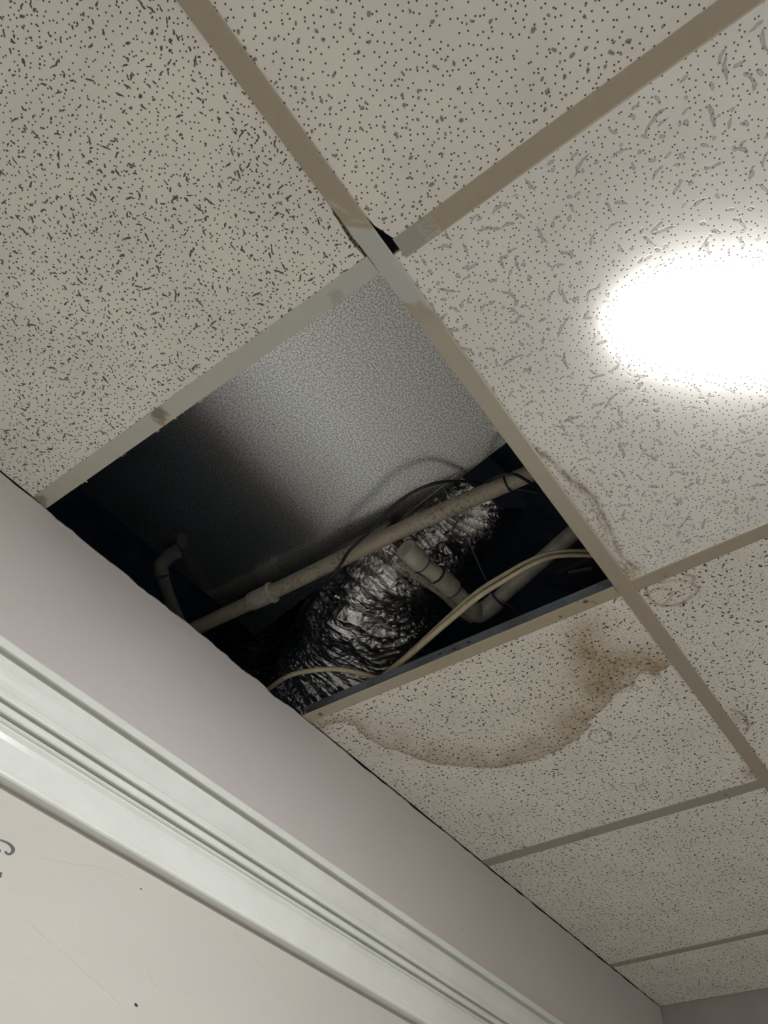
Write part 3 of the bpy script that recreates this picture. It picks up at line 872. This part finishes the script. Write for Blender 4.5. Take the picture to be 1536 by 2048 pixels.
def cable(name, label, lst, r, mat, group=None, n=12, flat=1.0):
    pts = [P(x, y, z) for x, y, z in lst]
    v_, f_ = None, None
    p, rr = smooth_path(pts, r if hasattr(r, '__len__') else [r] * len(pts), 12)
    o = tube_ob(name, p, rr, mat, None, n, sm=False, flat=flat)
    c = np.array(p[len(p) // 2]); 
    for v in o.data.vertices: v.co = v.co - Vector(c)
    o.location = c.tolist()
    return tag(o, label, 'cable', group)
cable('electrical_cable', 'cream cable slanting up across the drain pipe elbow, nearer of the pair',
      [(690, 1420, 2.556), (745, 1370, 2.553), (799, 1327, 2.550), (850, 1283, 2.552), (900, 1240, 2.556), (955, 1195, 2.560), (1010, 1160, 2.564), (1062, 1130, 2.575), (1110, 1113, 2.59), (1180, 1111, 2.60), (1260, 1120, 2.60)],
      [.0056, .0056, .0056, .0056, .0052, .0046, .004, .0036, .0036, .0036, .0036], M['cable_cream'])
cable('electrical_cable', 'cream cable lying just above and behind its twin over the drain pipe',
      [(700, 1404, 2.570), (805, 1318, 2.566), (900, 1230, 2.572), (955, 1183, 2.576), (1010, 1148, 2.580), (1060, 1120, 2.59), (1110, 1104, 2.60), (1180, 1102, 2.61), (1260, 1108, 2.62)],
      [.0036] * 5 + [.003] * 4, M['cable_cream'])
cable('electrical_cable', 'short cream cable arching low over the foil near the wall',
      [(480, 1425, 2.566), (543, 1374, 2.562), (575, 1353, 2.560), (610, 1343, 2.558), (660, 1338, 2.556), (700, 1342, 2.554), (745, 1354, 2.552), (800, 1375, 2.552)], .0045, M['cable_cream'])
cable('electrical_cable', 'thin black cable curving over the plastic pipe and down to the wall',
      [(1075, 985, 2.745), (1000, 972, 2.745), (950, 965, 2.738), (905, 962, 2.725), (865, 968, 2.712), (825, 985, 2.704), (792, 1008, 2.698), (768, 1030, 2.694), (744, 1058, 2.691), (716, 1085, 2.690), (698, 1102, 2.687), (682, 1128, 2.686),
       (661, 1155, 2.670), (628, 1186, 2.675), (604, 1217, 2.685), (588, 1248, 2.695), (560, 1280, 2.705), (500, 1334, 2.715), (450, 1380, 2.725)],
      [.0029] * 13 + [.0020] * 6, M['cable_black'])
cable('electrical_cable', 'black wire arching over the right end of the plastic pipe',
      [(965, 968, 2.728), (1000, 952, 2.689), (1018, 948, 2.683), (1035, 951, 2.683), (1055, 962, 2.683), (1070, 972, 2.689), (1110, 990, 2.703)], .0028, M['cable_black'])
def band(name, label, a, z, r, cat='cable tie'):
    pass
def tie():
    z0 = 2.672
    # loop round the long pipe
    c = P(1016, 966, ZP); d = P(1150, 908, ZP) - P(330, 1285, ZP); d /= np.linalg.norm(d)
    u = np.cross(d, (0, 0, 1)); u /= np.linalg.norm(u); s = np.cross(d, u)
    R_ = rad_at(16.2, P(700, 1108, ZP)) + .0018
    pts = [c + R_ * (math.cos(t) * u + math.sin(t) * s) for t in np.linspace(0, 2 * PI, 25)]
    o = tube_ob('cable_tie', pts, .0017, M['cable_black'], None, 8, sm=False); tag(o, 'black tie looped round the right end of the long plastic pipe', 'cable tie')
    a = P(982, 1212, z0 + .020); b = P(1010, 1186, z0 + .03); d = (b - a) / np.linalg.norm(b - a)
    u = np.cross(d, (0, 0, 1)); u /= np.linalg.norm(u); s = np.cross(d, u); c = (a * .4 + b * .6)
    R_ = rad_at(16.5, P(874, 1149, z0 + .004)) * 1.3 + .001
    pts = [c + R_ * (math.cos(t) * u + math.sin(t) * s) for t in np.linspace(0, 2 * PI, 25)]
    root = empty('cable_tie', c); tag(root, 'black tie with a long tail on the pipe just past the elbow', 'cable tie')
    tube_ob('strap', pts, .0015, M['cable_black'], root, 8, sm=False)
    tube_ob('tail', [P(1003, 1200, z0 - .005), P(1020, 1212, z0 - .005), P(1038, 1226, z0)], .0012, M['cable_dim'], root, 8)
M['cable_dim'] = plain('cable_grey', (.10, .10, .10, 1), .5)
tie()
cable('hanging_wire', 'faint grey wire dangling in the dark between foil duct and drain pipe', [(930, 1070, 2.73), (945, 1100, 2.72), (965, 1145, 2.71), (985, 1180, 2.70)], .0012, M['cable_dim'])

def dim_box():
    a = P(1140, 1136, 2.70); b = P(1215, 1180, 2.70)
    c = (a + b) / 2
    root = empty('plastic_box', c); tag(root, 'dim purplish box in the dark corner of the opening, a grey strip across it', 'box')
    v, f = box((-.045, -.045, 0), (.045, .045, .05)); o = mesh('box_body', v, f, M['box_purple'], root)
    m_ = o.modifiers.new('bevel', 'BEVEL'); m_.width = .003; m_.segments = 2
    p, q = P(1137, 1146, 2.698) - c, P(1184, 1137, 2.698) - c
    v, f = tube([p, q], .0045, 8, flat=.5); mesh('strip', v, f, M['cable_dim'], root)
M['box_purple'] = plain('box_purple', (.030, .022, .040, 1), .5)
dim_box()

# ------------------------------------------------------------------ lettering on the lower wall
def lettering():
    o = PY(5, 1700, YW)
    root = empty('wall_lettering', (o[0], YW, o[2])); tag(root, 'dark ornamental letter strokes on the lower wall at the left frame edge', 'lettering')
    z = lambda x, y: (x / 10.24, 1640 + y / 10.24)
    def stroke(pts, wd, nm):
        q, r = smooth_path([np.array([*z(x, y), 0]) for x, y in pts], [k / 10.24 / 2 for k in wd], 8)
        L, R_ = [], []
        for i in range(len(q)):
            t = q[min(i + 1, len(q) - 1)] - q[max(i - 1, 0)]; t /= np.linalg.norm(t); n = np.array([-t[1], t[0]])
            L.append(q[i][:2] + n * r[i]); R_.append(q[i][:2] - n * r[i])
        V = []
        for dy in (.0006, 0):
            for l, rr in zip(L, R_):
                for p in (l, rr): w_ = PY(p[0], p[1], YW); V.append((w_[0], YW - dy, w_[2]))
        n = len(L) * 2; F = []
        for i in range(len(L) - 1):
            a = 2 * i; F += [(a, a + 1, a + 3, a + 2), (a, a + 2, a + 2 + n, a + n), (a + 1, a + 1 + n, a + 3 + n, a + 3)]
        F += [(0, n, n + 1, 1), (n - 2, n - 1, 2 * n - 1, 2 * n - 2)]
        mesh(nm, rel(V, root), F, M['ink'], root)
    stroke([(-420, 620), (-330, 520), (-180, 440), (0, 412), (90, 440), (180, 485), (240, 545), (270, 610), (245, 665), (195, 698), (145, 690), (118, 662), (112, 635)], [60, 60, 45, 30, 34, 44, 58, 68, 60, 44, 36, 38, 44], 'letter_stroke')
    stroke([(-260, 520), (-120, 560), (-20, 600), (-4, 650), (-60, 720)], [30, 40, 30, 26, 14], 'letter_stroke')
    stroke([(-190, 1060), (-60, 1110), (30, 1130)], [90, 110, 110], 'letter_stroke')
lettering()
def speck(px, py, s, nm='wall_chip'):
    q = PY(px, py, YW); v, f = [], []
    for a in range(8): v.append((q[0] + s * math.cos(a * PI / 4) * 1.4, YW - .0005, q[2] + s * .7 * math.sin(a * PI / 4) - .3 * s * math.cos(a * PI / 4)))
    for a in range(8): v.append((q[0] + s * math.cos(a * PI / 4) * 1.4, YW + .0005, q[2] + s * .7 * math.sin(a * PI / 4) - .3 * s * math.cos(a * PI / 4)))
    mesh(nm, v, [tuple(range(8))] + [(i, i + 8, (i + 1) % 8 + 8, (i + 1) % 8) for i in range(8)], M['ink'], WL)
speck(272, 2010, .0021); speck(924, 1858, .0011); speck(282, 1778, .001)
